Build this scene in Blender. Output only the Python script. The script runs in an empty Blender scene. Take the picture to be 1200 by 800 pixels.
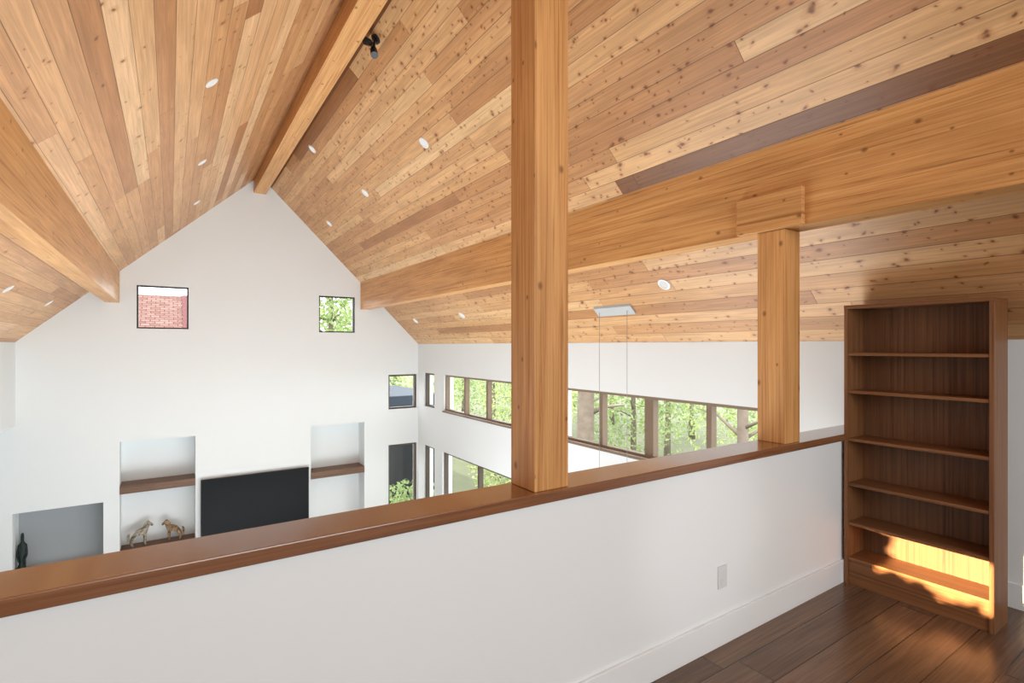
import bpy, bmesh, math, random
from mathutils import Vector, Matrix
random.seed(7)
S = bpy.context.scene
C = S.collection
S.view_settings.view_transform = 'Standard'
S.view_settings.look = 'None'
S.view_settings.exposure = 0.0

# ------------------------------------------------------------------ helpers
def lin(r, g, b):
    f = lambda c: (c/255/12.92) if c/255 <= 0.04045 else ((c/255+0.055)/1.055)**2.4
    return (f(r), f(g), f(b), 1)

def new_obj(name, bm, mat, parent=None, uv=None, loc=(0, 0, 0), smooth=False):
    if uv is not None: set_uv(bm, uv)
    bmesh.ops.recalc_face_normals(bm, faces=bm.faces)
    me = bpy.data.meshes.new(name); bm.to_mesh(me); bm.free()
    if smooth:
        for p in me.polygons: p.use_smooth = True
    if mat: me.materials.append(mat)
    o = bpy.data.objects.new(name, me); C.objects.link(o)
    o.location = loc
    if parent: o.parent = parent
    return o

def tag(o, label, cat, group=None, kind=None):
    o['label'] = label; o['category'] = cat
    if group: o['group'] = group
    if kind: o['kind'] = kind
    return o

def thing(name, label, cat, loc=(0, 0, 0), group=None, kind=None):
    o = bpy.data.objects.new(name, None); C.objects.link(o)
    o.location = loc; o.empty_display_size = 0.1
    return tag(o, label, cat, group, kind)

def box(bm, x0, x1, y0, y1, z0, z1, bev=0.0):
    r = bmesh.ops.create_cube(bm, size=1)
    vs = r['verts']
    for v in vs:
        v.co = Vector(((x0+x1)/2+v.co.x*(x1-x0), (y0+y1)/2+v.co.y*(y1-y0), (z0+z1)/2+v.co.z*(z1-z0)))
    if bev > 0:
        es = list({e for v in vs for e in v.link_edges})
        bmesh.ops.bevel(bm, geom=es, offset=bev, segments=2, affect='EDGES', profile=0.5)

def set_uv(bm, axis):
    """metre UVs: u runs along the long axis, v across it"""
    uvl = bm.loops.layers.uv.verify()
    bm.normal_update()
    for f in bm.faces:
        n = f.normal
        k = max(range(3), key=lambda i: abs(n[i]))
        for l in f.loops:
            c = l.vert.co
            rest = [i for i in range(3) if i != k]
            if axis in rest:
                rest.remove(axis)
                l[uvl].uv = (c[axis], c[rest[0]] + 0.37*k)
            else:
                l[uvl].uv = (c[rest[0]]*0.15, c[rest[1]])

def prism_y(bm, poly, y0, y1):
    a = [bm.verts.new((x, y0, z)) for x, z in poly]
    b = [bm.verts.new((x, y1, z)) for x, z in poly]
    n = len(poly)
    bm.faces.new(a); bm.faces.new(b[::-1])
    for i in range(n):
        bm.faces.new((a[i], a[(i+1) % n], b[(i+1) % n], b[i]))

def tube(bm, pts, radii, n=10):
    rings = []
    for i, p in enumerate(pts):
        p = Vector(p)
        d = (Vector(pts[min(i+1, len(pts)-1)]) - Vector(pts[max(i-1, 0)])).normalized()
        u = d.orthogonal().normalized(); w = d.cross(u)
        rings.append([bm.verts.new(p + radii[i]*(math.cos(2*math.pi*k/n)*u + math.sin(2*math.pi*k/n)*w)) for k in range(n)])
    for a, b in zip(rings, rings[1:]):
        # align rings to avoid twist
        best = min(range(n), key=lambda s: sum((a[k].co-b[(k+s) % n].co).length for k in range(n)))
        for k in range(n):
            bm.faces.new((a[k], a[(k+1) % n], b[(k+1+best) % n], b[(k+best) % n]))
    bm.faces.new(rings[0][::-1]); bm.faces.new(rings[-1])

def bake(o):
    dg = bpy.context.evaluated_depsgraph_get(); dg.update()
    me = bpy.data.meshes.new_from_object(o.evaluated_get(dg))
    o.modifiers.clear(); o.data = me
    return o

def cut(o, boxes):
    bm = bmesh.new()
    for b in boxes: box(bm, *b)
    c = new_obj('cutter', bm, None)
    m = o.modifiers.new('b', 'BOOLEAN'); m.object = c; m.operation = 'DIFFERENCE'; m.solver = 'EXACT'
    bake(o)
    bpy.data.objects.remove(c)

# ------------------------------------------------------------------ materials
class NT:
    def __init__(self, name):
        self.m = bpy.data.materials.new(name); self.m.use_nodes = True
        self.t = self.m.node_tree; self.t.nodes.clear()
        self.out = self.n('ShaderNodeOutputMaterial')
    def n(self, typ, **kw):
        nd = self.t.nodes.new(typ)
        for k, v in kw.items(): setattr(nd, k, v)
        return nd
    def l(self, a, b): self.t.links.new(a, b)
    def put(self, sock, v):
        if hasattr(v, 'is_output'): self.l(v, sock)
        else: sock.default_value = v
    def math(self, op, a, b=0.0, c=None):
        nd = self.n('ShaderNodeMath', operation=op)
        self.put(nd.inputs[0], a); self.put(nd.inputs[1], b)
        if c is not None: self.put(nd.inputs[2], c)
        return nd.outputs[0]
    def comb(self, x, y, z=0.0):
        nd = self.n('ShaderNodeCombineXYZ')
        for s, v in zip(nd.inputs, (x, y, z)): self.put(s, v)
        return nd.outputs[0]
    def mix(self, fac, a, b, blend='MIX'):
        nd = self.n('ShaderNodeMix', data_type='RGBA', blend_type=blend)
        self.put(nd.inputs[0], fac); self.put(nd.inputs[6], a); self.put(nd.inputs[7], b)
        return nd.outputs[2]
    def ramp(self, fac, stops, interp='LINEAR'):
        nd = self.n('ShaderNodeValToRGB'); e = nd.color_ramp.elements
        nd.color_ramp.interpolation = interp
        e[0].position, e[0].color = stops[0]
        e[1].position, e[1].color = stops[-1]
        for p, c in stops[1:-1]:
            x = e.new(p); x.color = c
        self.put(nd.inputs[0], fac)
        return nd.outputs[0]
    def smooth(self, v, a, b, lo=0.0, hi=1.0):
        nd = self.n('ShaderNodeMapRange', interpolation_type='SMOOTHSTEP')
        self.put(nd.inputs[0], v); nd.inputs[1].default_value = a; nd.inputs[2].default_value = b
        nd.inputs[3].default_value = lo; nd.inputs[4].default_value = hi
        return nd.outputs[0]
    def noise(self, vec, scale, detail=3, rough=0.55, dist=0.0):
        nd = self.n('ShaderNodeTexNoise')
        if vec is not None: self.l(vec, nd.inputs['Vector'])
        nd.inputs['Scale'].default_value = scale; nd.inputs['Detail'].default_value = detail
        nd.inputs['Roughness'].default_value = rough; nd.inputs['Distortion'].default_value = dist
        return nd.outputs['Fac']
    def bsdf(self, color, rough=0.5, metal=0.0, spec=0.5, bump=None, bstr=0.2, bdist=0.01, coat=0.0):
        b = self.n('ShaderNodeBsdfPrincipled')
        self.put(b.inputs['Base Color'], color); self.put(b.inputs['Roughness'], rough)
        b.inputs['Metallic'].default_value = metal; b.inputs['Specular IOR Level'].default_value = spec
        b.inputs['Coat Weight'].default_value = coat; b.inputs['Coat Roughness'].default_value = 0.12
        if bump is not None:
            bp = self.n('ShaderNodeBump'); bp.inputs['Strength'].default_value = bstr; bp.inputs['Distance'].default_value = bdist
            self.l(bump, bp.inputs['Height']); self.l(bp.outputs[0], b.inputs['Normal'])
        self.l(b.outputs[0], self.out.inputs[0])
        return b

def plain(name, col, rough=0.5, metal=0.0, spec=0.5, var=0.04, scale=6):
    t = NT(name)
    tc = t.n('ShaderNodeTexCoord')
    nz = t.noise(tc.outputs['Object'], scale, 3)
    c2 = tuple(max(0, c*(1-var)) for c in col[:3])+(1,)
    t.bsdf(t.mix(nz, col, c2), rough, metal, spec)
    return t.m

def plank_mat(name, w, L, stops, rough=0.4, knots=True, grain=0.3, groove=0.010, special=None, spec=0.4, knotcol=(100, 54, 28)):
    t = NT(name)
    uv = t.n('ShaderNodeUVMap')
    sp = t.n('ShaderNodeSeparateXYZ'); t.l(uv.outputs[0], sp.inputs[0])
    u, v = sp.outputs[0], sp.outputs[1]
    vr = t.math('DIVIDE', v, w); row = t.math('FLOOR', vr)
    wn = t.n('ShaderNodeTexWhiteNoise', noise_dimensions='1D'); t.l(row, wn.inputs['W'])
    uo = t.math('ADD', t.math('DIVIDE', u, L), t.math('MULTIPLY', wn.outputs[0], 7.31))
    colm = t.math('FLOOR', uo)
    w2 = t.n('ShaderNodeTexWhiteNoise', noise_dimensions='3D'); t.l(t.comb(row, colm, 0.5), w2.inputs['Vector'])
    rid = w2.outputs[0]
    base = t.ramp(rid, stops)
    left = t.math('GREATER_THAN', v, 40.0)
    if knots:
        # some boards lean to a pink tan; the left slope is tinted further the same way
        wc = t.n('ShaderNodeSeparateColor'); t.l(w2.outputs[1], wc.inputs[0])
        pk = t.math('ADD', t.math('MULTIPLY', wc.outputs[1], 0.4), t.math('MULTIPLY', left, 0.5))
        base = t.mix(pk, base, t.mix(1.0, base, (1.0, 1.0, 1.16, 1), 'MULTIPLY'))
    # grain
    gv = t.comb(t.math('ADD', t.math('MULTIPLY', u, 0.9), t.math('MULTIPLY', rid, 91.0)), t.math('MULTIPLY', v, 34.0), t.math('MULTIPLY', rid, 40.0))
    g = t.noise(gv, 1.6, 6, 0.66, 1.0)
    g2 = t.noise(t.comb(t.math('MULTIPLY', u, 0.9), t.math('MULTIPLY', v, 6.0), t.math('MULTIPLY', rid, 30.0)), 1.5, 3, 0.5, 0.6)
    gm = t.smooth(g, 0.35, 0.68, 1.0-grain, 1.06)
    base = t.mix(1.0, base, t.comb(gm, gm, gm), 'MULTIPLY')
    gm2 = t.smooth(g2, 0.3, 0.7, 0.88, 1.05)
    base = t.mix(1.0, base, t.comb(gm2, t.math('POWER', gm2, 1.1), t.math('POWER', gm2, 1.25)), 'MULTIPLY')
    if knots:
        # knots are irregular: warp the lookup a little
        wob = t.noise(t.comb(t.math('MULTIPLY', u, 9.0), t.math('MULTIPLY', v, 9.0)), 1.0, 3)
        wv = t.math('MULTIPLY', t.math('SUBTRACT', wob, 0.5), 0.07)
        # clear boards carry fewer knots
        clear = t.math('MULTIPLY', t.math('LESS_THAN', t.math('FRACT', t.math('MULTIPLY', rid, 17.0)), 0.25), 0.45)
        for sc, seed, thr, r, lf in ((4.8, 0.0, 0.15, 0.066, 0.60), (7.6, 13.7, 0.22, 0.072, 0.62), (11.5, 31.0, 0.30, 0.08, 0.60)):
            vo = t.n('ShaderNodeTexVoronoi', voronoi_dimensions='2D'); vo.inputs['Scale'].default_value = sc
            t.l(t.comb(t.math('ADD', t.math('ADD', t.math('MULTIPLY', u, 0.75), seed), wv), t.math('ADD', t.math('ADD', v, seed), wv)), vo.inputs['Vector'])
            sc3 = t.n('ShaderNodeSeparateColor'); t.l(vo.outputs['Color'], sc3.inputs[0])
            rr = t.math('MULTIPLY', t.math('ADD', t.math('MULTIPLY', sc3.outputs[1], 1.1), 0.4), r)
            k0 = t.math('DIVIDE', vo.outputs['Distance'], rr)
            gate = t.math('GREATER_THAN', sc3.outputs[0], t.math('ADD', t.math('ADD', t.math('MULTIPLY', left, lf), clear), thr))
            halo = t.math('MULTIPLY', t.smooth(k0, 0.8, 2.8, 0.32, 0.0), gate)
            base = t.mix(halo, base, lin(164, 106, 60))
            k = t.math('MULTIPLY', t.smooth(k0, 0.25, 1.25, 1.0, 0.0), gate)
            base = t.mix(t.math('MULTIPLY', k, 0.82), base, lin(*knotcol))
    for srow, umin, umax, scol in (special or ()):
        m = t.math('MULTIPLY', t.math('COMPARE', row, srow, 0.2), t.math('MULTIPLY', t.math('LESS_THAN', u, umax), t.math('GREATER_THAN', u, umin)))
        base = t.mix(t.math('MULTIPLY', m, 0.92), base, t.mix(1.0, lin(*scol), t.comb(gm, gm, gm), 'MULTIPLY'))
    fr = t.math('FRACT', vr); ed = t.math('MINIMUM', fr, t.math('SUBTRACT', 1.0, fr))
    fu = t.math('FRACT', uo); eu = t.math('MULTIPLY', t.math('MINIMUM', fu, t.math('SUBTRACT', 1.0, fu)), L/w)
    e = t.math('MINIMUM', ed, eu)
    gr = t.smooth(e, groove*0.6, groove*2.4, 0.0, 1.0)
    dk = t.smooth(e, groove*0.6, groove*2.4, 0.4, 1.0)
    base = t.mix(1.0, base, t.comb(dk, dk, dk), 'MULTIPLY')
    t.bsdf(base, rough, 0, spec, bump=gr, bstr=0.35, bdist=0.004)
    return t.m

def beam_mat(name, c1, c2, c3, rough=0.42, knots=True, gs=22.0, spec=0.4, seed=0.0, coat=0.0, dist=0.5):
    t = NT(name)
    uv = t.n('ShaderNodeUVMap'); sp = t.n('ShaderNodeSeparateXYZ'); t.l(uv.outputs[0], sp.inputs[0])
    u, v = sp.outputs[0], sp.outputs[1]
    oi = t.n('ShaderNodeObjectInfo')
    rz = t.math('MULTIPLY', oi.outputs['Random'], 37.0)
    g = t.noise(t.comb(t.math('MULTIPLY', u, 0.5), t.math('MULTIPLY', v, gs), rz), 1.8, 7, 0.72, dist)
    g2 = t.noise(t.comb(t.math('MULTIPLY', u, 0.7), t.math('MULTIPLY', v, 4.0), rz), 1.3, 3, 0.5, 0.8)
    base = t.ramp(g, [(0.34, lin(*c3)), (0.46, lin(*c2)), (0.64, lin(*c1))])
    q = t.smooth(g2, 0.3, 0.7, 0.87, 1.08)
    base = t.mix(1.0, base, t.comb(q, t.math('POWER', q, 1.15), t.math('POWER', q, 1.3)), 'MULTIPLY')
    if knots:
        # fine drying checks running along the grain
        ck = t.noise(t.comb(t.math('MULTIPLY', u, 0.8), t.math('MULTIPLY', v, 42.0), t.math('ADD', rz, 5.0)), 1.7, 2, 0.5, 0.2)
        ckm = t.smooth(ck, 0.68, 0.75, 0.0, 0.55)
        base = t.mix(ckm, base, lin(112, 66, 32))
        for sc, rr, thr in ((3.3, 0.058, 0.42), (6.0, 0.06, 0.68)):
            vo = t.n('ShaderNodeTexVoronoi', voronoi_dimensions='2D'); vo.inputs['Scale'].default_value = sc
            t.l(t.comb(t.math('ADD', t.math('MULTIPLY', u, 0.7), rz), v), vo.inputs['Vector'])
            sc3 = t.n('ShaderNodeSeparateColor'); t.l(vo.outputs['Color'], sc3.inputs[0])
            k = t.smooth(vo.outputs['Distance'], rr*0.2, rr, 1.0, 0.0)
            k = t.math('MULTIPLY', k, t.math('GREATER_THAN', sc3.outputs[0], thr))
            base = t.mix(t.math('MULTIPLY', k, 0.7), base, lin(104, 60, 30))
    t.bsdf(base, rough, 0, spec, bump=g, bstr=0.1 if coat == 0 else 0.03, bdist=0.003, coat=coat)
    return t.m

M = {}
M['white'] = plain('white_paint', (0.80, 0.82, 0.825, 1), 0.6, spec=0.3, var=0.02, scale=2)
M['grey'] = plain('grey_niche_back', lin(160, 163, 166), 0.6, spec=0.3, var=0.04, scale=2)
M['trimwhite'] = plain('white_trim_paint', (0.82, 0.838, 0.845, 1), 0.4, var=0.02)
M['plastic'] = plain('white_plastic', (0.76, 0.77, 0.77, 1), 0.35)
M['outlet'] = plain('pale_grey_plastic', (0.68, 0.69, 0.69, 1), 0.4)
M['canopy'] = plain('satin_canopy', (0.44, 0.44, 0.43, 1), 0.5)
M['ceiling'] = plank_mat('cedar_planks', 0.13, 3.4, [
    (0.0, lin(170, 116, 72)), (0.08, lin(184, 130, 82)), (0.2, lin(195, 142, 93)), (0.4, lin(205, 153, 102)),
    (0.65, lin(212, 162, 109)), (0.9, lin(219, 172, 120)), (1.0, lin(228, 187, 137))],
    rough=0.40, grain=0.22, special=((18.0, -9, 3.0, (116, 68, 32)), (1.0, -9, 20, (108, 63, 34)), (2.0, 5.2, 8.0, (148, 96, 56))))  # row beside the ridge beam: mostly shade, painted as a dark board
M['beam'] = beam_mat('fir_timber', (220, 169, 110), (203, 146, 88), (166, 108, 58), gs=36, dist=0.7)
M['cap'] = beam_mat('stained_wood_cap', (144, 97, 64), (124, 80, 52), (94, 58, 37), rough=0.24, knots=False, gs=30, spec=0.6, coat=0.8)
M['walnut'] = beam_mat('walnut_veneer', (142, 97, 61), (122, 80, 49), (94, 59, 35), rough=0.4, knots=False, gs=40)
M['walnut_back'] = beam_mat('walnut_back', (126, 86, 56), (106, 71, 46), (80, 52, 33), rough=0.5, knots=False, gs=40)
M['shelf'] = beam_mat('rustic_shelf_wood', (132, 98, 74), (108, 78, 58), (76, 52, 38), rough=0.5, knots=False)
M['floor'] = plank_mat('dark_floor_planks', 0.19, 1.9, [
    (0.0, lin(94, 70, 53)), (0.4, lin(106, 80, 61)), (0.7, lin(116, 88, 67)), (1.0, lin(130, 100, 77))],
    rough=0.27, knots=False, grain=0.3, groove=0.010, spec=0.45)
M['hall_floor'] = plank_mat('hall_floor_planks', 0.19, 1.9, [
    (0.0, lin(120, 106, 94)), (0.5, lin(140, 125, 112)), (1.0, lin(160, 145, 130))], rough=0.35, knots=False, groove=0.008)
M['black'] = plain('black_metal', (0.012, 0.012, 0.013, 1), 0.4)
M['blackplastic'] = plain('black_plastic', (0.012, 0.012, 0.013, 1), 0.4, spec=0.2)
M['screen'] = plain('dark_screen', (0.007, 0.007, 0.008, 1), 0.35, spec=0.10, var=0.2, scale=0.6)
M['frame'] = plain('taupe_window_frame', lin(128, 106, 86), 0.5, var=0.1)
M['frame_brown'] = plain('dark_brown_window_frame', lin(82, 68, 58), 0.5, var=0.1)
M['frame_dark'] = plain('black_window_frame', lin(38, 34, 32), 0.5)
M['steel'] = plain('thin_wire', (0.35, 0.35, 0.35, 1), 0.35, metal=0.8)
M['bark'] = plain('bark', lin(140, 124, 112), 0.9, var=0.6, scale=7)
M['slate'] = plain('slate_roof', lin(40, 48, 62), 0.7, var=0.2)
M['darkwood'] = plain('dark_siding', lin(44, 44, 48), 0.8, var=0.2)
M['ground'] = plain('ground', lin(108, 110, 84), 0.95, var=0.4, scale=1.5)
M['statue'] = plain('dark_green_bronze', lin(18, 42, 38), 0.5, metal=0.2, var=0.5, scale=20)

def horse_mat(name, a, b, c):
    t = NT(name); tc = t.n('ShaderNodeTexCoord')
    n = t.noise(tc.outputs['Object'], 22, 2)
    t.bsdf(t.ramp(n, [(0.34, lin(*a)), (0.5, lin(*b)), (0.66, lin(*c))]), 0.85, spec=0.15)
    return t.m
M['horse'] = horse_mat('mottled_grey_carving', (104, 96, 84), (154, 144, 128), (188, 180, 166))
M['horse2'] = horse_mat('mottled_brown_carving', (90, 70, 52), (138, 112, 86), (178, 152, 122))

def brick_roof():
    t = NT('red_roof_tiles'); tc = t.n('ShaderNodeTexCoord')
    b = t.n('ShaderNodeTexBrick'); t.l(tc.outputs['Object'], b.inputs['Vector'])
    b.inputs['Scale'].default_value = 2.2
    b.inputs['Color1'].default_value = lin(104, 76, 70); b.inputs['Color2'].default_value = lin(122, 98, 92)
    b.inputs['Mortar'].default_value = lin(80, 54, 49); b.inputs['Mortar Size'].default_value = 0.025
    t.bsdf(b.outputs[0], 0.9, spec=0.05)
    return t.m
M['redroof'] = brick_roof()
M['redtrim'] = plain('red_verge', lin(84, 28, 28), 0.7)

def leaf_mat(name, a, b, c):
    t = NT(name); tc = t.n('ShaderNodeTexCoord')
    n = t.noise(tc.outputs['Object'], 3.5, 4, 0.7)
    col = t.ramp(n, [(0.3, lin(*a)), (0.5, lin(*b)), (0.7, lin(*c))])
    d = t.n('ShaderNodeBsdfDiffuse'); tr = t.n('ShaderNodeBsdfTranslucent'); mx = t.n('ShaderNodeMixShader')
    t.l(col, d.inputs[0]); t.l(col, tr.inputs[0]); mx.inputs[0].default_value = 0.5
    t.l(d.outputs[0], mx.inputs[1]); t.l(tr.outputs[0], mx.inputs[2]); t.l(mx.outputs[0], t.out.inputs[0])
    return t.m
M['leafA'] = leaf_mat('leaf_bright', (140, 154, 98), (180, 192, 132), (210, 218, 172))
M['leafB'] = leaf_mat('leaf_mid', (116, 134, 88), (154, 170, 116), (192, 204, 154))
M['leafC'] = leaf_mat('leaf_pale', (116, 132, 98), (148, 164, 124), (188, 200, 160))

def glass_mat():
    t = NT('window_glass')
    a = t.n('ShaderNodeBsdfTransparent'); g = t.n('ShaderNodeBsdfGlossy'); g.inputs['Roughness'].default_value = 0.02
    a.inputs[0].default_value = (0.97, 0.98, 0.975, 1)
    mx = t.n('ShaderNodeMixShader'); mx.inputs[0].default_value = 0.002
    t.l(a.outputs[0], mx.inputs[1]); t.l(g.outputs[0], mx.inputs[2]); t.l(mx.outputs[0], t.out.inputs[0])
    return t.m
M['glass'] = glass_mat()

def emit_mat(name, col, s):
    t = NT(name); e = t.n('ShaderNodeEmission'); e.inputs[0].default_value = col; e.inputs[1].default_value = s
    t.l(e.outputs[0], t.out.inputs[0]); return t.m
M['lamp'] = emit_mat('lamp_lens', (1, 0.97, 0.92, 1), 0.85)

# ------------------------------------------------------------------ dimensions (camera eye is the origin)
FL = -1.58            # loft floor
HF = -4.5             # great room floor
RX, RZ = 1.30, 2.962  # ridge
SR, SL = 0.99, 0.93   # slopes right / left
XR, XL = 4.25, -1.83  # side walls
YG, YB = 9.95, -3.5   # gable wall, back wall
YH = 1.68             # half wall face
cr = lambda x: RZ - SR*(x-RX)
cl = lambda x: RZ - SL*(RX-x)

# ------------------------------------------------------------------ room shell
bm = bmesh.new(); uvl = bm.loops.layers.uv.verify()
def quad(pts, uvs):
    f = bm.faces.new([bm.verts.new(p) for p in pts])
    for l, q in zip(f.loops, uvs): l[uvl].uv = q
y0, y1 = YB-0.2, YG+0.5
kr, kl = math.hypot(1, SR), math.hypot(1, SL)
xe, xw = 4.6, -2.2
quad([(RX, y0, RZ), (RX, y1, RZ), (xe, y1, cr(xe)), (xe, y0, cr(xe))], [(y0, 0), (y1, 0), (y1, (xe-RX)*kr), (y0, (xe-RX)*kr)])
quad([(RX, y1, RZ), (RX, y0, RZ), (xw, y0, cl(xw)), (xw, y1, cl(xw))], [(y1+31, 50), (y0+31, 50), (y0+31, 50+(RX-xw)*kl), (y1+31, 50+(RX-xw)*kl)])
T = 0.2
quad([(RX, y0, RZ+T*1.4), (RX, y1, RZ+T*1.4), (xe, y1, cr(xe)+T*1.4), (xe, y0, cr(xe)+T*1.4)], [(0, 0)]*4)
quad([(RX, y1, RZ+T*1.4), (RX, y0, RZ+T*1.4), (xw, y0, cl(xw)+T*1.4), (xw, y1, cl(xw)+T*1.4)], [(0, 0)]*4)
me = bpy.data.meshes.new('ceiling'); bm.to_mesh(me); bm.free(); me.materials.append(M['ceiling'])
o = bpy.data.objects.new('ceiling', me); C.objects.link(o)
tag(o, 'vaulted ceiling of knotty cedar planks on both slopes', 'ceiling', kind='structure')

def gable(name, ya, yb, label, low):
    bm = bmesh.new()
    e = 0.04
    prism_y(bm, [(-4.2 if low < -4 else XL-0.2, low), (XR+0.2, low), (XR+0.2, cr(XR+0.2)+e), (RX, RZ+e), (XL-0.2, cl(XL-0.2)+e)] +
            ([(XL-0.2, -1.0), (-4.2, -1.0)] if low < -4 else []), ya, yb)
    o = new_obj(name, bm, M['white'])
    return tag(o, label, 'wall', kind='structure')

wg = gable('wall_far', YG, YG+0.2, 'tall white gable wall with niches and two small square windows', HF)
NL = (-0.656, 0.339, -3.9, -1.48)     # left niche x0,x1,z0,z1
NR = (2.145, 3.136, -3.9, -1.48)
NF = (-1.86, -0.852, -3.3, -2.37)     # low niche by the corner
WIN_G = {1: (-0.444, 0.244, 0.27, 0.95), 2: (2.29, 2.955, 0.25, 0.93), 3: (3.62, 4.22, -1.27, -0.58), 4: (3.62, 4.22, -4.1, -1.98)}
cut(wg, [(x0, x1, YG-0.1, YG+0.5, z0, z1) for x0, x1, z0, z1 in [NL, NR, NF] + list(WIN_G.values())])
# recess shells behind the niches
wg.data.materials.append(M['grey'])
bm = bmesh.new(); bm.from_mesh(wg.data)
for q, (x0, x1, z0, z1) in enumerate((NL, NR, NF)):
    ya, yb = YG+0.19, YG+0.36
    p = lambda x, y, z: bm.verts.new((x, y, z))
    fs = [bm.faces.new([p(x0, yb, z0), p(x1, yb, z0), p(x1, yb, z1), p(x0, yb, z1)]),
          bm.faces.new([p(x0, ya, z0), p(x0, yb, z0), p(x0, yb, z1), p(x0, ya, z1)]),
          bm.faces.new([p(x1, ya, z0), p(x1, yb, z0), p(x1, yb, z1), p(x1, ya, z1)]),
          bm.faces.new([p(x0, ya, z0), p(x1, ya, z0), p(x1, yb, z0), p(x0, yb, z0)]),
          bm.faces.new([p(x0, ya, z1), p(x1, ya, z1), p(x1, yb, z1), p(x0, yb, z1)])]
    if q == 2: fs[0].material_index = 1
bm.to_mesh(wg.data); bm.free()

gable('wall_back', YB-0.2, YB, 'plain white gable wall behind the loft', FL-0.2)

# right wall with long window banks
bm = bmesh.new(); box(bm, XR, XR+0.2, YB, YG, HF, cr(XR)-0.004)
wr = tag(new_obj('wall_right', bm, M['white']), 'long white side wall with clerestory windows under the eave', 'wall', kind='structure')
WT, WB = -0.54, -1.21
WIN_R = {5: (9.16, 9.65, WB, WT), 6: (6.46, 8.74, WB, WT), 7: (2.34, 5.30, WB, WT), 8: (9.16, 9.65, -4.1, -1.98), 9: (6.20, 8.80, -4.1, -1.98)}
cut(wr, [(XR-0.1, XR+0.4, a, b, z0, z1) for a, b, z0, z1 in WIN_R.values()])

# left wall: header over an opening in the great room, full in the loft
bm = bmesh.new()
box(bm, XL-0.15, XL, 1.85, YG, -1.13, cl(XL)-0.002)
tag(new_obj('wall_left', bm, M['white']), 'white left wall header above the side opening', 'wall', kind='structure')
bm = bmesh.new(); box(bm, XL-0.15, XL, YB, 1.85, FL-0.2, cl(XL)-0.002)
wl = tag(new_obj('wall_loft_left', bm, M['white']), 'white left side wall of the loft', 'wall', kind='structure')
SW = (0.985, 1.60, -0.885, -0.56)
cut(wl, [(XL-0.5, XL+0.2, *SW)])
bm = bmesh.new(); box(bm, -4.2, XL-0.15, 1.7, YG, -1.13, -0.98); box(bm, -4.35, -4.2, 1.7, YG, HF, -0.98); box(bm, -4.2, XL, 1.7, 1.8, HF, -0.98)
tag(new_obj('wall_side_room', bm, M['white']), 'white walls of the side room left of the great room', 'wall', kind='structure')

# half wall
bm = bmesh.new(); box(bm, XL, XR, YH, YH+0.15, FL, -0.633)
tag(new_obj('wall_half', bm, M['white']), 'white half wall along the loft edge', 'wall', kind='structure')
bm = bmesh.new(); box(bm, XL, XR, YH+0.01, YH+0.15, HF, FL-0.2)
tag(new_obj('wall_under_loft', bm, M['white']), 'white wall below the loft edge', 'wall', kind='structure')
bm = bmesh.new(); box(bm, XL+0.001, XR-0.001, 1.655, 1.86, -0.633, -0.588, 0.004)
tag(new_obj('trim_1', bm, M['cap'], uv=0), 'dark stained wooden cap running along the half wall', 'wall cap', kind='structure')
bm = bmesh.new(); box(bm, XL, XR, YH-0.016, YH, FL, FL+0.15, 0.003)
tag(new_obj('baseboard_front', bm, M['trimwhite']), 'tall white baseboard along the half wall', 'baseboard', kind='structure')
bm = bmesh.new(); box(bm, XR-0.016, XR, YB, YH-0.016, FL, FL+0.15, 0.003)
tag(new_obj('baseboard_right', bm, M['trimwhite']), 'white baseboard on the wall behind the bookcase', 'baseboard', kind='structure')
bm = bmesh.new(); box(bm, XL, XR, YB, YH+0.15, FL-0.2, FL)
tag(new_obj('floor', bm, M['floor'], uv=0), 'dark brown plank floor of the loft', 'floor', kind='structure')
bm = bmesh.new(); box(bm, -4.35, XR+0.2, 1.5, YG+0.4, HF-0.2, HF)
tag(new_obj('floor_great_room', bm, M['hall_floor'], uv=1), 'wooden floor of the great room below', 'floor', kind='structure')

# ------------------------------------------------------------------ windows
def window(n, axis, a0, a1, z0, z1, at, splits, mat, label, fw=0.032, dep=0.08, sill=False, rec=0.03, wide=()):
    """axis 'x': in the gable wall (spans X); axis 'y': in the right wall (spans Y)"""
    root = thing('window_%d' % n, label, 'window', ((a0+a1)/2, at, z0) if axis == 'x' else (at, (a0+a1)/2, z0), kind='structure')
    L = root.location.copy()
    fb = bmesh.new(); gb = bmesh.new()
    def bb(b, p0, p1, q0, q1, d0, d1):
        if axis == 'x': box(b, p0-L.x, p1-L.x, at+d0-L.y, at+d1-L.y, q0-L.z, q1-L.z)
        else: box(b, at+d0-L.x, at+d1-L.x, p0-L.y, p1-L.y, q0-L.z, q1-L.z)
    bb(fb, a0, a0+fw, z0, z1, rec, rec+dep); bb(fb, a1-fw, a1, z0, z1, rec, rec+dep)
    bb(fb, a0+fw, a1-fw, z0, z0+fw, rec, rec+dep); bb(fb, a0+fw, a1-fw, z1-fw, z1, rec, rec+dep)
    for k in range(1, splits):
        c = a0+(a1-a0)*k/splits; hw = 0.06 if k in wide else 0.028
        bb(fb, c-hw, c+hw, z0+fw, z1-fw, rec, rec+dep)
    new_obj('window_frame', fb, mat, root)
    bb(gb, a0+fw, a1-fw, z0+fw, z1-fw, rec+0.045, rec+0.05)
    new_obj('window_pane', gb, M['glass'], root)
    if sill:
        sb = bmesh.new(); bb(sb, a0-0.02, a1+0.02, z0-0.025, z0-0.001, -0.03, rec)
        new_obj('window_sill', sb, mat, root)
    return root
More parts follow.
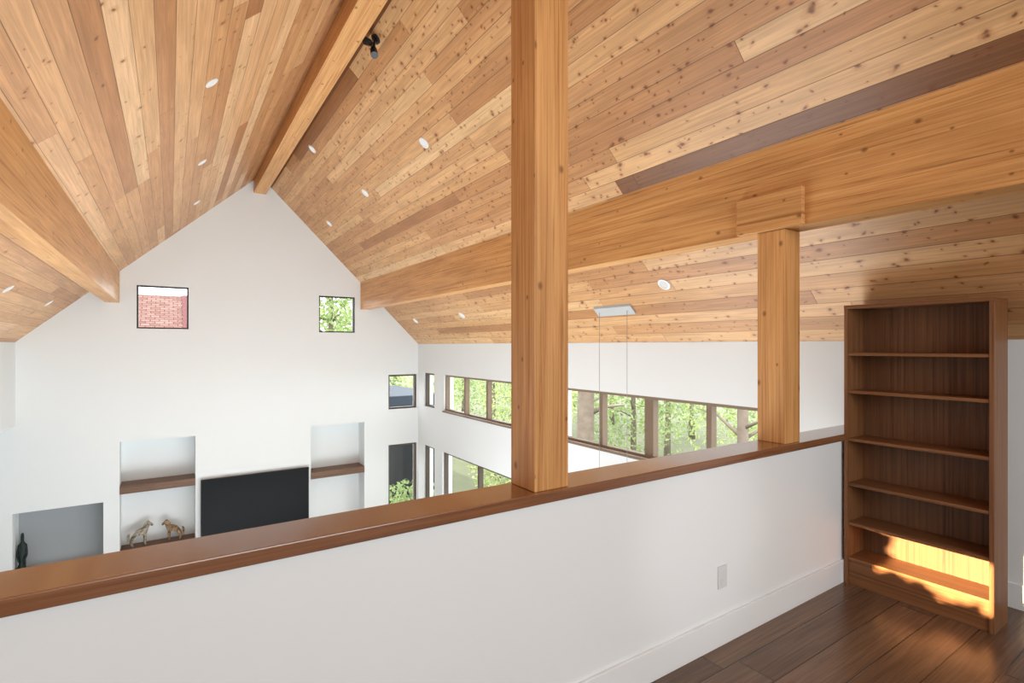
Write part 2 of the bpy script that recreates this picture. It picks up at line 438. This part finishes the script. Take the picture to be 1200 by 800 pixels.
for n, (x0, x1, z0, z1) in WIN_G.items():
    lab = {1: 'small square black-framed window high on the gable facing a red roof', 2: 'small square black-framed window high on the gable facing green trees',
           3: 'upper corner window at the right end of the gable wall', 4: 'tall lower corner window at the right end of the gable wall'}[n]
    window(n, 'x', x0, x1, z0, z1, YG, 1, M['frame_dark'] if n < 3 else M['frame_brown'], lab, fw=0.022 if n < 3 else 0.034)
for n, (a, b, z0, z1) in WIN_R.items():
    lab = {5: 'narrow single clerestory window beside the far corner', 6: 'row of three clerestory panes left of the tall post',
           7: 'row of four clerestory panes between the two posts', 8: 'narrow tall lower window beside the far corner', 9: 'wide lower window bank left of the tall post'}[n]
    window(n, 'y', a, b, z0, z1, XR, {5: 1, 6: 3, 7: 4, 8: 1, 9: 2}[n], M['frame_brown'] if n in (5, 8, 9) else M['frame'], lab, sill=n in (6, 7), wide=(2,) if n == 7 else ())
window(10, 'y', SW[0], SW[1], SW[2], SW[3], XL-0.14, 1, M['frame'], 'unseen window added in the left loft wall to shape the low sun patch')  # opening added out of view, sized to shape the sun patch

# ------------------------------------------------------------------ timber frame
bm = bmesh.new(); prism_y(bm, [(1.20, 2.65), (1.39, 2.65), (1.39, cr(1.39)-0.002), (RX, RZ-0.002), (1.20, cl(1.20)-0.002)], YB, YG)
tag(new_obj('ridge_beam', bm, M['beam'], uv=1), 'heavy timber ridge beam along the peak of the ceiling', 'beam')
PB, PX = 0.70, 3.06
bm = bmesh.new(); prism_y(bm, [(PX, PB), (PX+0.175, PB), (PX+0.175, cr(PX+0.175)-0.002), (PX, cr(PX)-0.002)], YB, YG)
tag(new_obj('purlin_beam', bm, M['beam'], uv=1), 'long timber beam under the right ceiling slope resting on the short post', 'beam')
bm = bmesh.new(); prism_y(bm, [(-0.83, 0.66), (-0.655, 0.66), (-0.655, cl(-0.655)-0.002), (-0.83, cl(-0.83)-0.002)], YB, YG)
tag(new_obj('purlin_beam', bm, M['beam'], uv=1), 'timber beam under the left ceiling slope at the left edge', 'beam')
bm = bmesh.new(); box(bm, -0.087, 0.087, -0.087, 0.087, 0, 2.65+0.588, 0.004)
tag(new_obj('timber_post', bm, M['beam'], uv=2, loc=(1.302, 1.763, -0.588)), 'tall square timber post on the wall cap rising out of frame', 'post')
bm = bmesh.new(); box(bm, -0.085, 0.085, -0.087, 0.087, 0, PB-0.001+0.588, 0.004)
tag(new_obj('timber_post', bm, M['beam'], uv=2, loc=(3.14, 1.763, -0.588)), 'short square timber post on the wall cap nearest the bookcase', 'post')
bm = bmesh.new(); box(bm, -0.04, -0.001, -0.205, 0.205, 0.0, 0.225, 0.004)
tag(new_obj('post_bracket', bm, M['beam'], uv=1, loc=(PX, 1.765, PB)), 'wooden bracket block fixed to the beam above the short post', 'bracket')

# ------------------------------------------------------------------ bookcase
bx0, bx1, by0, by1, bz1 = 3.75, 3.99, 0.905, 1.66, 0.267
R = thing('bookcase', 'tall empty walnut bookcase with open shelves at the end of the half wall', 'bookcase', ((bx0+bx1)/2, (by0+by1)/2, FL))
L = R.location
def bk(name, x0, x1, y0, y1, z0, z1, mat, uv, bev=0.002, label=None):
    b = bmesh.new(); box(b, x0-L.x, x1-L.x, y0-L.y, y1-L.y, z0-L.z, z1-L.z, bev)
    o = new_obj(name, b, mat, R, uv=uv)
    if label: o['label'] = label
    return o
bk('side_panel', bx0, bx1, by0, by0+0.022, FL, bz1-0.022, M['walnut'], 2)
bk('side_panel', bx0, bx1, by1-0.022, by1, FL, bz1-0.022, M['walnut'], 2)
bk('top_panel', bx0-0.003, bx1, by0, by1, bz1-0.022, bz1, M['walnut'], 1)
bk('back_panel', bx1-0.01, bx1-0.002, by0+0.022, by1-0.022, FL+0.05, bz1-0.022, M['walnut_back'], 2, 0, 'darker walnut back panel')
for z in (-0.045, -0.295, -0.612, -0.908, -1.168, -1.40):
    bk('shelf', bx0+0.006, bx1-0.01, by0+0.022, by1-0.022, z-0.02, z, M['walnut'], 1)
bk('kick_plate', bx0+0.012, bx0+0.03, by0+0.022, by1-0.022, FL, -1.42, M['walnut'], 1)

# ------------------------------------------------------------------ outlet on half wall
R = thing('outlet_plate', 'small pale outlet plate low on the half wall', 'outlet', (2.445, YH, -1.226))
bm = bmesh.new(); box(bm, -0.038, 0.038, -0.006, 0, -0.06, 0.06, 0.002); new_obj('cover_plate', bm, M['outlet'], R)
for dz in (-0.022, 0.022):
    bm = bmesh.new(); box(bm, -0.017, 0.017, -0.008, -0.005, dz-0.014, dz+0.014, 0.001); new_obj('socket', bm, M['outlet'], R)

# ------------------------------------------------------------------ niche shelves
def shelf(x0, x1, zt, zb, label, mat='shelf'):
    b = bmesh.new(); box(b, x0+0.002, x1-0.002, YG-0.015, YG+0.355, zb, zt, 0.004)
    return tag(new_obj('niche_shelf', b, M[mat], uv=0), label, 'shelf')
shelf(NL[0], NL[1], -2.165, -2.285, 'thick dark wood shelf across the left niche above the horse figurines')
ZS = -3.18
shelf(NL[0], NL[1], ZS, ZS-0.12, 'lower dark wood shelf of the left niche under the horse figurines')
shelf(NR[0], NR[1], -2.33, -2.45, 'thick dark wood shelf across the niche right of the television')

# ------------------------------------------------------------------ television
R = thing('television', 'large black flat television on the white wall between two niches', 'television', (1.254, YG, -2.68))
bm = bmesh.new(); box(bm, -0.842, 0.842, -0.075, -0.03, -0.475, 0.475, 0.006); new_obj('housing', bm, M['blackplastic'], R)
bm = bmesh.new(); box(bm, -0.834, 0.834, -0.0775, -0.0745, -0.462, 0.467); new_obj('screen', bm, M['screen'], R)
bm = bmesh.new(); box(bm, -0.25, 0.25, -0.03, -0.001, -0.2, 0.2); new_obj('wall_mount', bm, M['black'], R)

# ------------------------------------------------------------------ figurines
def skin_obj(name, verts, edges, radii, mat, parent=None, root=0, sub=2):
    me = bpy.data.meshes.new(name); me.from_pydata(verts, edges, []); me.update()
    o = bpy.data.objects.new(name, me); C.objects.link(o)
    o.modifiers.new('s', 'SKIN')
    for i, r in enumerate(radii):
        sv = me.skin_vertices[0].data[i]
        sv.radius = (r, r) if not isinstance(r, tuple) else r
        sv.use_root = (i == root)
    m = o.modifiers.new('d', 'SUBSURF'); m.levels = sub; m.render_levels = sub
    bake(o)
    for p in o.data.polygons: p.use_smooth = True
    o.data.materials.clear(); o.data.materials.append(mat)
    if parent: o.parent = parent
    return o

def horse(loc, rz, label, mat, s=1.0):
    R = thing('horse_figurine', label, 'figurine', loc, 'carved horse figurines in the left niche')
    R.rotation_euler.z = rz; R.scale = (s, s, s)
    V = [(-0.10, 0, 0.262), (0, 0, 0.25), (0.085, 0, 0.262), (0.122, 0, 0.33), (0.15, 0, 0.405), (0.185, 0, 0.378), (0.222, 0, 0.335)]
    Rr = [0.058, 0.05, 0.056, 0.044, 0.032, 0.027, 0.022]
    E = [(i, i+1) for i in range(6)]
    for sgn in (-1, 1):
        k = len(V)
        V += [(0.09, sgn*0.03, 0.20), (0.095, sgn*0.034, 0.125), (0.09, sgn*0.034, 0.04), (0.10, sgn*0.034, 0.014)]
        Rr += [0.028, 0.02, 0.016, 0.021]; E += [(2, k), (k, k+1), (k+1, k+2), (k+2, k+3)]
        k = len(V)
        V += [(-0.08, sgn*0.033, 0.19), (-0.122, sgn*0.035, 0.115), (-0.11, sgn*0.035, 0.04), (-0.098, sgn*0.035, 0.014)]
        Rr += [0.04, 0.021, 0.016, 0.021]; E += [(0, k), (k, k+1), (k+1, k+2), (k+2, k+3)]
        k = len(V)
        V += [(0.146, sgn*0.02, 0.446)]; Rr += [0.008]; E += [(4, k)]
    skin_obj('body', V, E, Rr, mat, R, root=1)
    bm = bmesh.new(); tube(bm, [(-0.15, 0, 0.275), (-0.17, 0, 0.22), (-0.168, 0, 0.09)], [0.014, 0.024, 0.010], 8)
    new_obj('tail', bm, mat, R, smooth=True)
    bm = bmesh.new(); tube(bm, [(0.06, 0, 0.305), (0.088, 0, 0.37), (0.13, 0, 0.438)], [0.014, 0.018, 0.010], 8)
    new_obj('mane', bm, mat, R, smooth=True)
    return R
horse((-0.42, YG+0.17, ZS), 0.25, 'mottled greyish horse figurine facing right, left one of the pair in the niche', M['horse'], 0.84)
horse((0.05, YG+0.17, ZS), math.pi-0.25, 'mottled brown horse figurine facing left, right one of the pair in the niche', M['horse2'], 0.78)

# slim statue, mostly hidden by the niche edge
R = thing('seated_statue', 'dark green statue at the left edge of the low grey niche', 'statue', (-1.79, YG+0.19, NF[2]))
R.scale = (0.38, 0.8, 1.0)
V = [(0, 0, 0.10), (0, 0, 0.24), (0, 0, 0.38), (0, 0, 0.47), (0, 0, 0.53), (0, 0, 0.60)]
Rr = [0.09, 0.08, 0.095, 0.035, 0.06, 0.045]
E = [(i, i+1) for i in range(5)]
for s in (-1, 1):
    k = len(V)
    V += [(s*0.11, 0, 0.40), (s*0.14, -0.02, 0.28), (s*0.05, -0.10, 0.20)]; Rr += [0.04, 0.034, 0.028]; E += [(2, k), (k, k+1), (k+1, k+2)]
    k = len(V)
    V += [(s*0.12, -0.08, 0.08), (s*0.03, -0.12, 0.07)]; Rr += [0.055, 0.04]; E += [(0, k), (k, k+1)]
skin_obj('body', V, E, Rr, M['statue'], R, root=0)
bm = bmesh.new(); box(bm, -0.17, 0.17, -0.14, 0.12, 0.0, 0.04, 0.01); new_obj('plinth', bm, M['statue'], R)

# ------------------------------------------------------------------ ceiling fixtures
nR = Vector((-SR, 0, -1)).normalized(); nL = Vector((SL, 0, -1)).normalized()
def lathe(profile, n=24):
    b = bmesh.new(); rings = []
    for r, z in profile:
        rings.append([b.verts.new((r*math.cos(2*math.pi*k/n), r*math.sin(2*math.pi*k/n), z)) for k in range(n)])
    for a, c in zip(rings, rings[1:]):
        for k in range(n): b.faces.new((a[k], a[(k+1) % n], c[(k+1) % n], c[k]))
    b.faces.new(rings[0]); b.faces.new(rings[-1][::-1])
    return b
def downlight(x, y, side, label):
    z = cr(x) if side == 'R' else cl(x)
    n = nR if side == 'R' else nL
    R = thing('recessed_light', label, 'ceiling light', (x, y, z), 'recessed ceiling lights')
    R.rotation_mode = 'QUATERNION'; R.rotation_quaternion = n.to_track_quat('Z', 'Y')
    k = 1.0 if side == 'R' else 0.88
    new_obj('trim_ring', lathe([(0.062*k, 0.0), (0.06*k, 0.006), (0.045*k, 0.008), (0.043*k, 0.003)]), M['plastic'], R)
    new_obj('lens', lathe([(0.041*k, 0.001), (0.041*k, 0.005)]), M['lamp'], R)
downlight(2.18, 4.95, 'R', 'recessed ceiling light on the right slope nearest the tall post')
downlight(2.20, 6.95, 'R', 'recessed ceiling light midway down the upper right slope row')
downlight(2.22, 8.93, 'R', 'recessed ceiling light high on the right slope beside the gable wall')
downlight(1.60, 7.34, 'R', 'small recessed ceiling light close beside the ridge beam on the right slope')
downlight(3.73, 3.15, 'R', 'large recessed ceiling light below the right beam beside the pendant canopy')
downlight(3.81, 7.20, 'R', 'recessed ceiling light below the right beam just left of the tall post')
downlight(3.82, 9.06, 'R', 'recessed ceiling light below the right beam at the far corner')
downlight(0.26, 4.53, 'L', 'nearest recessed ceiling light of the row on the left slope')
downlight(0.29, 6.64, 'L', 'middle recessed ceiling light of the row on the left slope')
downlight(0.31, 8.63, 'L', 'farthest recessed ceiling light of the row on the left slope')
downlight(-1.30, 6.79, 'L', 'recessed ceiling light below the left beam at the picture edge')
downlight(-1.30, 8.77, 'L', 'recessed ceiling light below the left beam near the gable wall')

# black spotlight beside the ridge beam
R = thing('spotlight', 'small black twin spotlight on the ceiling beside the ridge beam', 'spotlight', (1.53, 4.51, cr(1.53)))
R.scale = (0.85, 0.85, 0.85)
bm = lathe([(0.05, 0), (0.05, 0.025), (0.03, 0.032)]); o = new_obj('mount', bm, M['black'], R)
o.rotation_mode = 'QUATERNION'; o.rotation_quaternion = nR.to_track_quat('Z', 'Y')
bm = bmesh.new(); tube(bm, [(-0.015, 0, -0.015), (-0.03, -0.01, -0.06), (-0.03, -0.02, -0.12)], [0.012, 0.012, 0.012], 10); new_obj('arm', bm, M['black'], R)
for a, b in (((-0.03, 0.01, -0.10), (-0.045, -0.07, -0.22)), ((-0.05, 0.03, -0.05), (-0.13, -0.05, -0.09))):
    bm = bmesh.new(); d = Vector(b)-Vector(a)
    tube(bm, [a, Vector(a)+d*0.3, Vector(a)+d*0.32, b], [0.026, 0.03, 0.036, 0.038], 16)
    new_obj('lamp_head', bm, M['black'], R)

# pendant with white canopy
px, py = 3.90, 3.96
R = thing('linear_pendant', 'slim pendant with white rectangular canopy and two thin wires by the window', 'pendant light', (px, py, -1.8))
zc = cr(px)+1.8
bm = bmesh.new(); h = 0.04
prism_y(bm, [(-h, zc+SR*h-0.028), (h, zc-SR*h-0.028), (h, zc-SR*h-0.002), (-h, zc+SR*h-0.002)], -0.27, 0.27)
new_obj('canopy', bm, M['canopy'], R)
for dy in (-0.19, 0.22):
    bm = bmesh.new(); tube(bm, [(0, dy, 0.04), (0, dy, zc-0.026)], [0.0028, 0.0028], 6); new_obj('suspension_wire', bm, M['steel'], R)
bm = bmesh.new(); box(bm, -0.03, 0.03, -0.7, 0.7, 0, 0.04, 0.004); new_obj('light_bar', bm, M['black'], R)

# ------------------------------------------------------------------ outdoors
bm = bmesh.new(); box(bm, -60, 60, -30, 80, HF-0.6, HF-0.3)
tag(new_obj('ground', bm, M['ground']), 'green and brown ground outside the windows', 'ground', kind='structure')

def leaves(name, blobs, n, size, mat, parent, L):
    V, F = [], []
    tot = sum(b[3]*b[4]*b[5] for b in blobs)
    for cx, cy, cz, rx, ry, rz in blobs:
        for _ in range(int(n*rx*ry*rz/tot)):
            while True:
                p = Vector((random.uniform(-1, 1), random.uniform(-1, 1), random.uniform(-1, 1)))
                if 0.25 < p.length < 1: break
            c = Vector((cx+p.x*rx, cy+p.y*ry, cz+p.z*rz)) - L
            q = Matrix.Rotation(random.uniform(0, 6.28), 3, Vector((random.uniform(-1, 1), random.uniform(-1, 1), random.uniform(-1, 1))).normalized())
            s = size*random.uniform(0.6, 1.4)
            k = len(V)
            for a in ((-0.5, 0, 0), (0, -0.28, 0.05), (0.6, 0, 0), (0, 0.28, 0.05)):
                V.append(c + q @ (Vector(a)*s))
            F.append((k, k+1, k+2, k+3))
    me = bpy.data.meshes.new(name); me.from_pydata(V, [], F); me.materials.append(mat)
    o = bpy.data.objects.new(name, me); C.objects.link(o); o.parent = parent
    return o

def tree(x, y, h, r, blobs, n, size, leaf, label, group=None, name='leafy_tree', cat='tree', br=1.5, nb=9):
    z = HF-0.3
    R = thing(name, label, cat, (x, y, z), group)
    bm = bmesh.new()
    pts = [(0, 0, 0)]; rad = [r*1.25]
    for k in range(1, 7):
        pts.append((random.uniform(-.06, .06)*k*0.4, random.uniform(-.06, .06)*k*0.4, h*k/6)); rad.append(r*(1-0.13*k))
    tube(bm, pts, rad, 12)
    for k in range(nb):
        zz = random.uniform(0.25, 0.85)*h; a = random.uniform(0, 6.28); ln = random.uniform(0.5, 1)*br
        tube(bm, [(0, 0, zz), (math.cos(a)*ln*0.5, math.sin(a)*ln*0.5, zz+0.25*ln), (math.cos(a)*ln, math.sin(a)*ln, zz+0.3*ln)], [r*0.3, r*0.18, r*0.06], 6)
    new_obj('trunk', bm, M['bark'], R, smooth=True)
    leaves('foliage', [(x+a, y+b, z+c, d, e, f) for a, b, c, d, e, f in blobs], n, size, M[leaf], R, Vector((x, y, z)))

tree(8.6, 9.75, 11, 0.27, [(0, 0, 7.5, 1.7, 1.7, 2.6)], 2200, 0.22, 'leafB', 'tall thick-trunked tree seen through the pane beside the tall post')
tree(8.6, 5.5, 10, 0.13, [(0, 0, 7, 1.6, 1.6, 2.5)], 2000, 0.2, 'leafB', 'slim-trunked tree seen through the pane beside the short post', br=1.3)
wood = 'woodland trees beyond the side windows'
lab = 'leafy green woodland tree seen beyond the side windows'
for x, y, s, lf in [(12.3, 7.2, 1.0, 'leafA'), (12.3, 11.6, 1.0, 'leafB'), (11.2, 15.8, 1.0, 'leafA'), (12.3, 20.2, 1.0, 'leafB'), (11.2, 24.6, 1.0, 'leafA'),
                    (17, 9.3, 1.15, 'leafC'), (17, 14.2, 1.15, 'leafB'), (17, 19.2, 1.15, 'leafA'), (17, 24.4, 1.15, 'leafC'),
                    (22.5, 11.5, 1.3, 'leafB'), (22.5, 17.2, 1.3, 'leafC'), (22.5, 23, 1.3, 'leafB'), (22.5, 29, 1.3, 'leafA'), (16, 30, 1.2, 'leafB')]:
    tree(x, y, 7.0*s, 0.11*s, [(0, 0, 3.0*s, 2.0*s, 2.0*s, 2.1*s), (0.2, -0.2, 5.3*s, 1.5*s, 1.5*s, 1.7*s)], 3400, 0.14*s, lf, lab, wood, br=1.5*s)
tree(5.6, 22, 9, 0.2, [(0, 0, 5.2, 2.0, 1.8, 2.4), (-0.4, 0, 7.2, 1.4, 1.4, 1.4)], 2800, 0.21, 'leafB', 'green tree seen through the small right gable window')
tree(9.0, 29, 9, 0.2, [(0, 0, 4.0, 2.4, 2.2, 3.4)], 4000, 0.28, 'leafB', 'green tree seen through the corner windows of the gable wall')
for x, y, lb in [(7.3, 7.6, 'bright green shrub outside the middle clerestory panes'), (7.8, 12.4, 'bright green shrub outside the clerestory row left of the tall post')]:
    tree(x, y, 2.2, 0.05, [(0, 0, 1.5, 0.95, 0.95, 1.1), (0.1, 0.1, 2.2, 0.7, 0.7, 0.5)], 1800, 0.11, 'leafA', lb, name='shrub', cat='shrub', br=0.7)
tree(5.0, 12.2, 1.2, 0.04, [(0, 0, 0.8, 0.9, 0.8, 0.65)], 1000, 0.12, 'leafB', 'low green shrub outside the tall corner window of the gable wall', name='shrub', cat='shrub', br=0.5)
# unseen shrub added outside the loft window: its leaves break up the sunbeam
R = thing('shrub', 'unseen leafy shrub added outside the left loft window to dapple the sun patch', 'shrub', (-2.75, 1.3, HF-0.3))
bm = bmesh.new()
for dy, dx in ((-0.1, 0.0), (0.05, 0.03), (0.2, -0.02)):
    tube(bm, [(0, 0, 0), (dx, dy*0.5, 2.2), (dx, dy, 3.9)], [0.03, 0.02, 0.008], 7)
new_obj('stem', bm, M['bark'], R)
Lz = Vector((-2.75, 1.3, HF-0.3))
leaves('foliage', [(-2.75, 1.56, -0.66, 0.14, 0.05, 0.13), (-2.75, 1.42, -0.745, 0.16, 0.20, 0.04), (-2.75, 1.20, -0.785, 0.16, 0.18, 0.035)], 90, 0.14, M['leafB'], R, Lz)
# neighbouring house with red roof
R = thing('neighbour_house', 'house with red tiled roof seen through the left gable window', 'house', (-3.0, 19, HF-0.3))
bm = bmesh.new(); box(bm, -3.2, 3.2, -1.8, 3.5, 0, 4.25); new_obj('house_wall', bm, M['white'], R)
prism = [(-2.4, 4.45), (1.0, 6.42), (4.4, 4.45), (4.4, 4.25), (1.0, 6.22), (-2.4, 4.25)]
bm = bmesh.new()
a = [bm.verts.new((-3.6, y, z)) for y, z in prism]; b = [bm.verts.new((3.30, y, z)) for y, z in prism]
bm.faces.new(a); bm.faces.new(b[::-1])
for i in range(6): bm.faces.new((a[i], a[(i+1) % 6], b[(i+1) % 6], b[i]))
new_obj('roof', bm, M['redroof'], R)
bm = bmesh.new()
a = [bm.verts.new((3.30, y, z+0.03)) for y, z in prism]; b = [bm.verts.new((3.46, y, z+0.03)) for y, z in prism]
bm.faces.new(a); bm.faces.new(b[::-1])
for i in range(6): bm.faces.new((a[i], a[(i+1) % 6], b[(i+1) % 6], b[i]))
new_obj('verge_board', bm, M['redtrim'], R)
# dark roofed porch beyond the corner
R = thing('porch', 'dark slate-roofed porch outside the corner windows', 'porch', (5.85, 15.5, HF-0.3))
bm = bmesh.new(); box(bm, -0.85, 0.80, -1.7, 2.0, 3.0, 3.4, 0.02); new_obj('roof', bm, M['slate'], R)
for xx in (-0.72, 0.68):
    for yy in (-1.5, 1.85):
        bm = bmesh.new(); box(bm, xx-0.08, xx+0.08, yy-0.08, yy+0.08, 0, 3.0); new_obj('porch_post', bm, M['darkwood'], R)
bm = bmesh.new(); box(bm, -0.63, 0.59, -1.0, -0.86, 0, 2.98); box(bm, -1.6, -0.63, -1.0, -0.86, 1.5, 2.4); new_obj('front_wall', bm, M['darkwood'], R)

# ------------------------------------------------------------------ light
w = bpy.data.worlds.new('overcast'); S.world = w; w.use_nodes = True
bg = w.node_tree.nodes['Background']; bg.inputs[0].default_value = (0.93, 0.965, 1.0, 1); bg.inputs[1].default_value = 5.6

def area(name, loc, target, sx, sy, power, col=(1, 1, 1)):
    d = bpy.data.lights.new(name, 'AREA'); d.shape = 'RECTANGLE'; d.size = sx; d.size_y = sy; d.energy = power; d.color = col
    o = bpy.data.objects.new(name, d); C.objects.link(o); o.location = loc
    o.rotation_euler = (Vector(target)-Vector(loc)).to_track_quat('-Z', 'Y').to_euler()
    return o
def spot(name, pos, aim, power, deg, blend, rad, col):
    d = bpy.data.lights.new(name, 'SPOT'); d.energy = power; d.spot_size = math.radians(deg); d.spot_blend = blend; d.shadow_soft_size = rad; d.color = col
    o = bpy.data.objects.new(name, d); C.objects.link(o); o.location = pos
    o.rotation_euler = (Vector(aim)-Vector(pos)).to_track_quat('-Z', 'Y').to_euler()
    return o
area('loft_fill', (1.0, -3.1, 0.8), (1.7, 4.0, 0.5), 4.0, 2.4, 200, (0.88, 0.96, 1.0))  # added fill behind the camera, no fixture there
area('hall_fill', (1.5, 4.8, -4.2), (0.9, 5.0, 2.0), 4.2, 5.0, 410, (0.88, 0.96, 1.0))  # added upward fill, hidden below the half wall
spot('soft_patch_spot', (1.2, -3.2, -0.3), (2.30, YH, -1.0), 130, 15, 1.0, 0.05, (0.95, 0.98, 1.0))  # added unseen spot for a soft bright patch on the half wall
sun = bpy.data.lights.new('sun', 'SUN'); sun.energy = 4.0; sun.angle = 0.03; sun.color = (1, 0.95, 0.86)
so = bpy.data.objects.new('sun', sun); C.objects.link(so); so.location = (-8, 2, 8)
so.rotation_euler = Vector((0.55, 0.35, -0.76)).to_track_quat('-Z', 'Y').to_euler()
# spot as low sun through the added loft window onto the bookcase foot
Dv = Vector((1, -0.012, -0.11)).normalized(); tgt = Vector((XL, 1.28, -0.72))
spot('low_sun_beam', tgt - Dv*40.0, tgt, 1250000, 2.5, 0.1, 0.16, (1, 0.66, 0.34))

# ------------------------------------------------------------------ camera
cam = bpy.data.cameras.new('camera'); cam.sensor_width = 36; cam.lens = 36*606/1200; cam.shift_y = 5/1200; cam.clip_start = 0.05
co = bpy.data.objects.new('camera', cam); C.objects.link(co)
co.location = (0, 0, 0); co.rotation_euler = (math.radians(90), 0, -math.atan(0.66))
S.camera = co
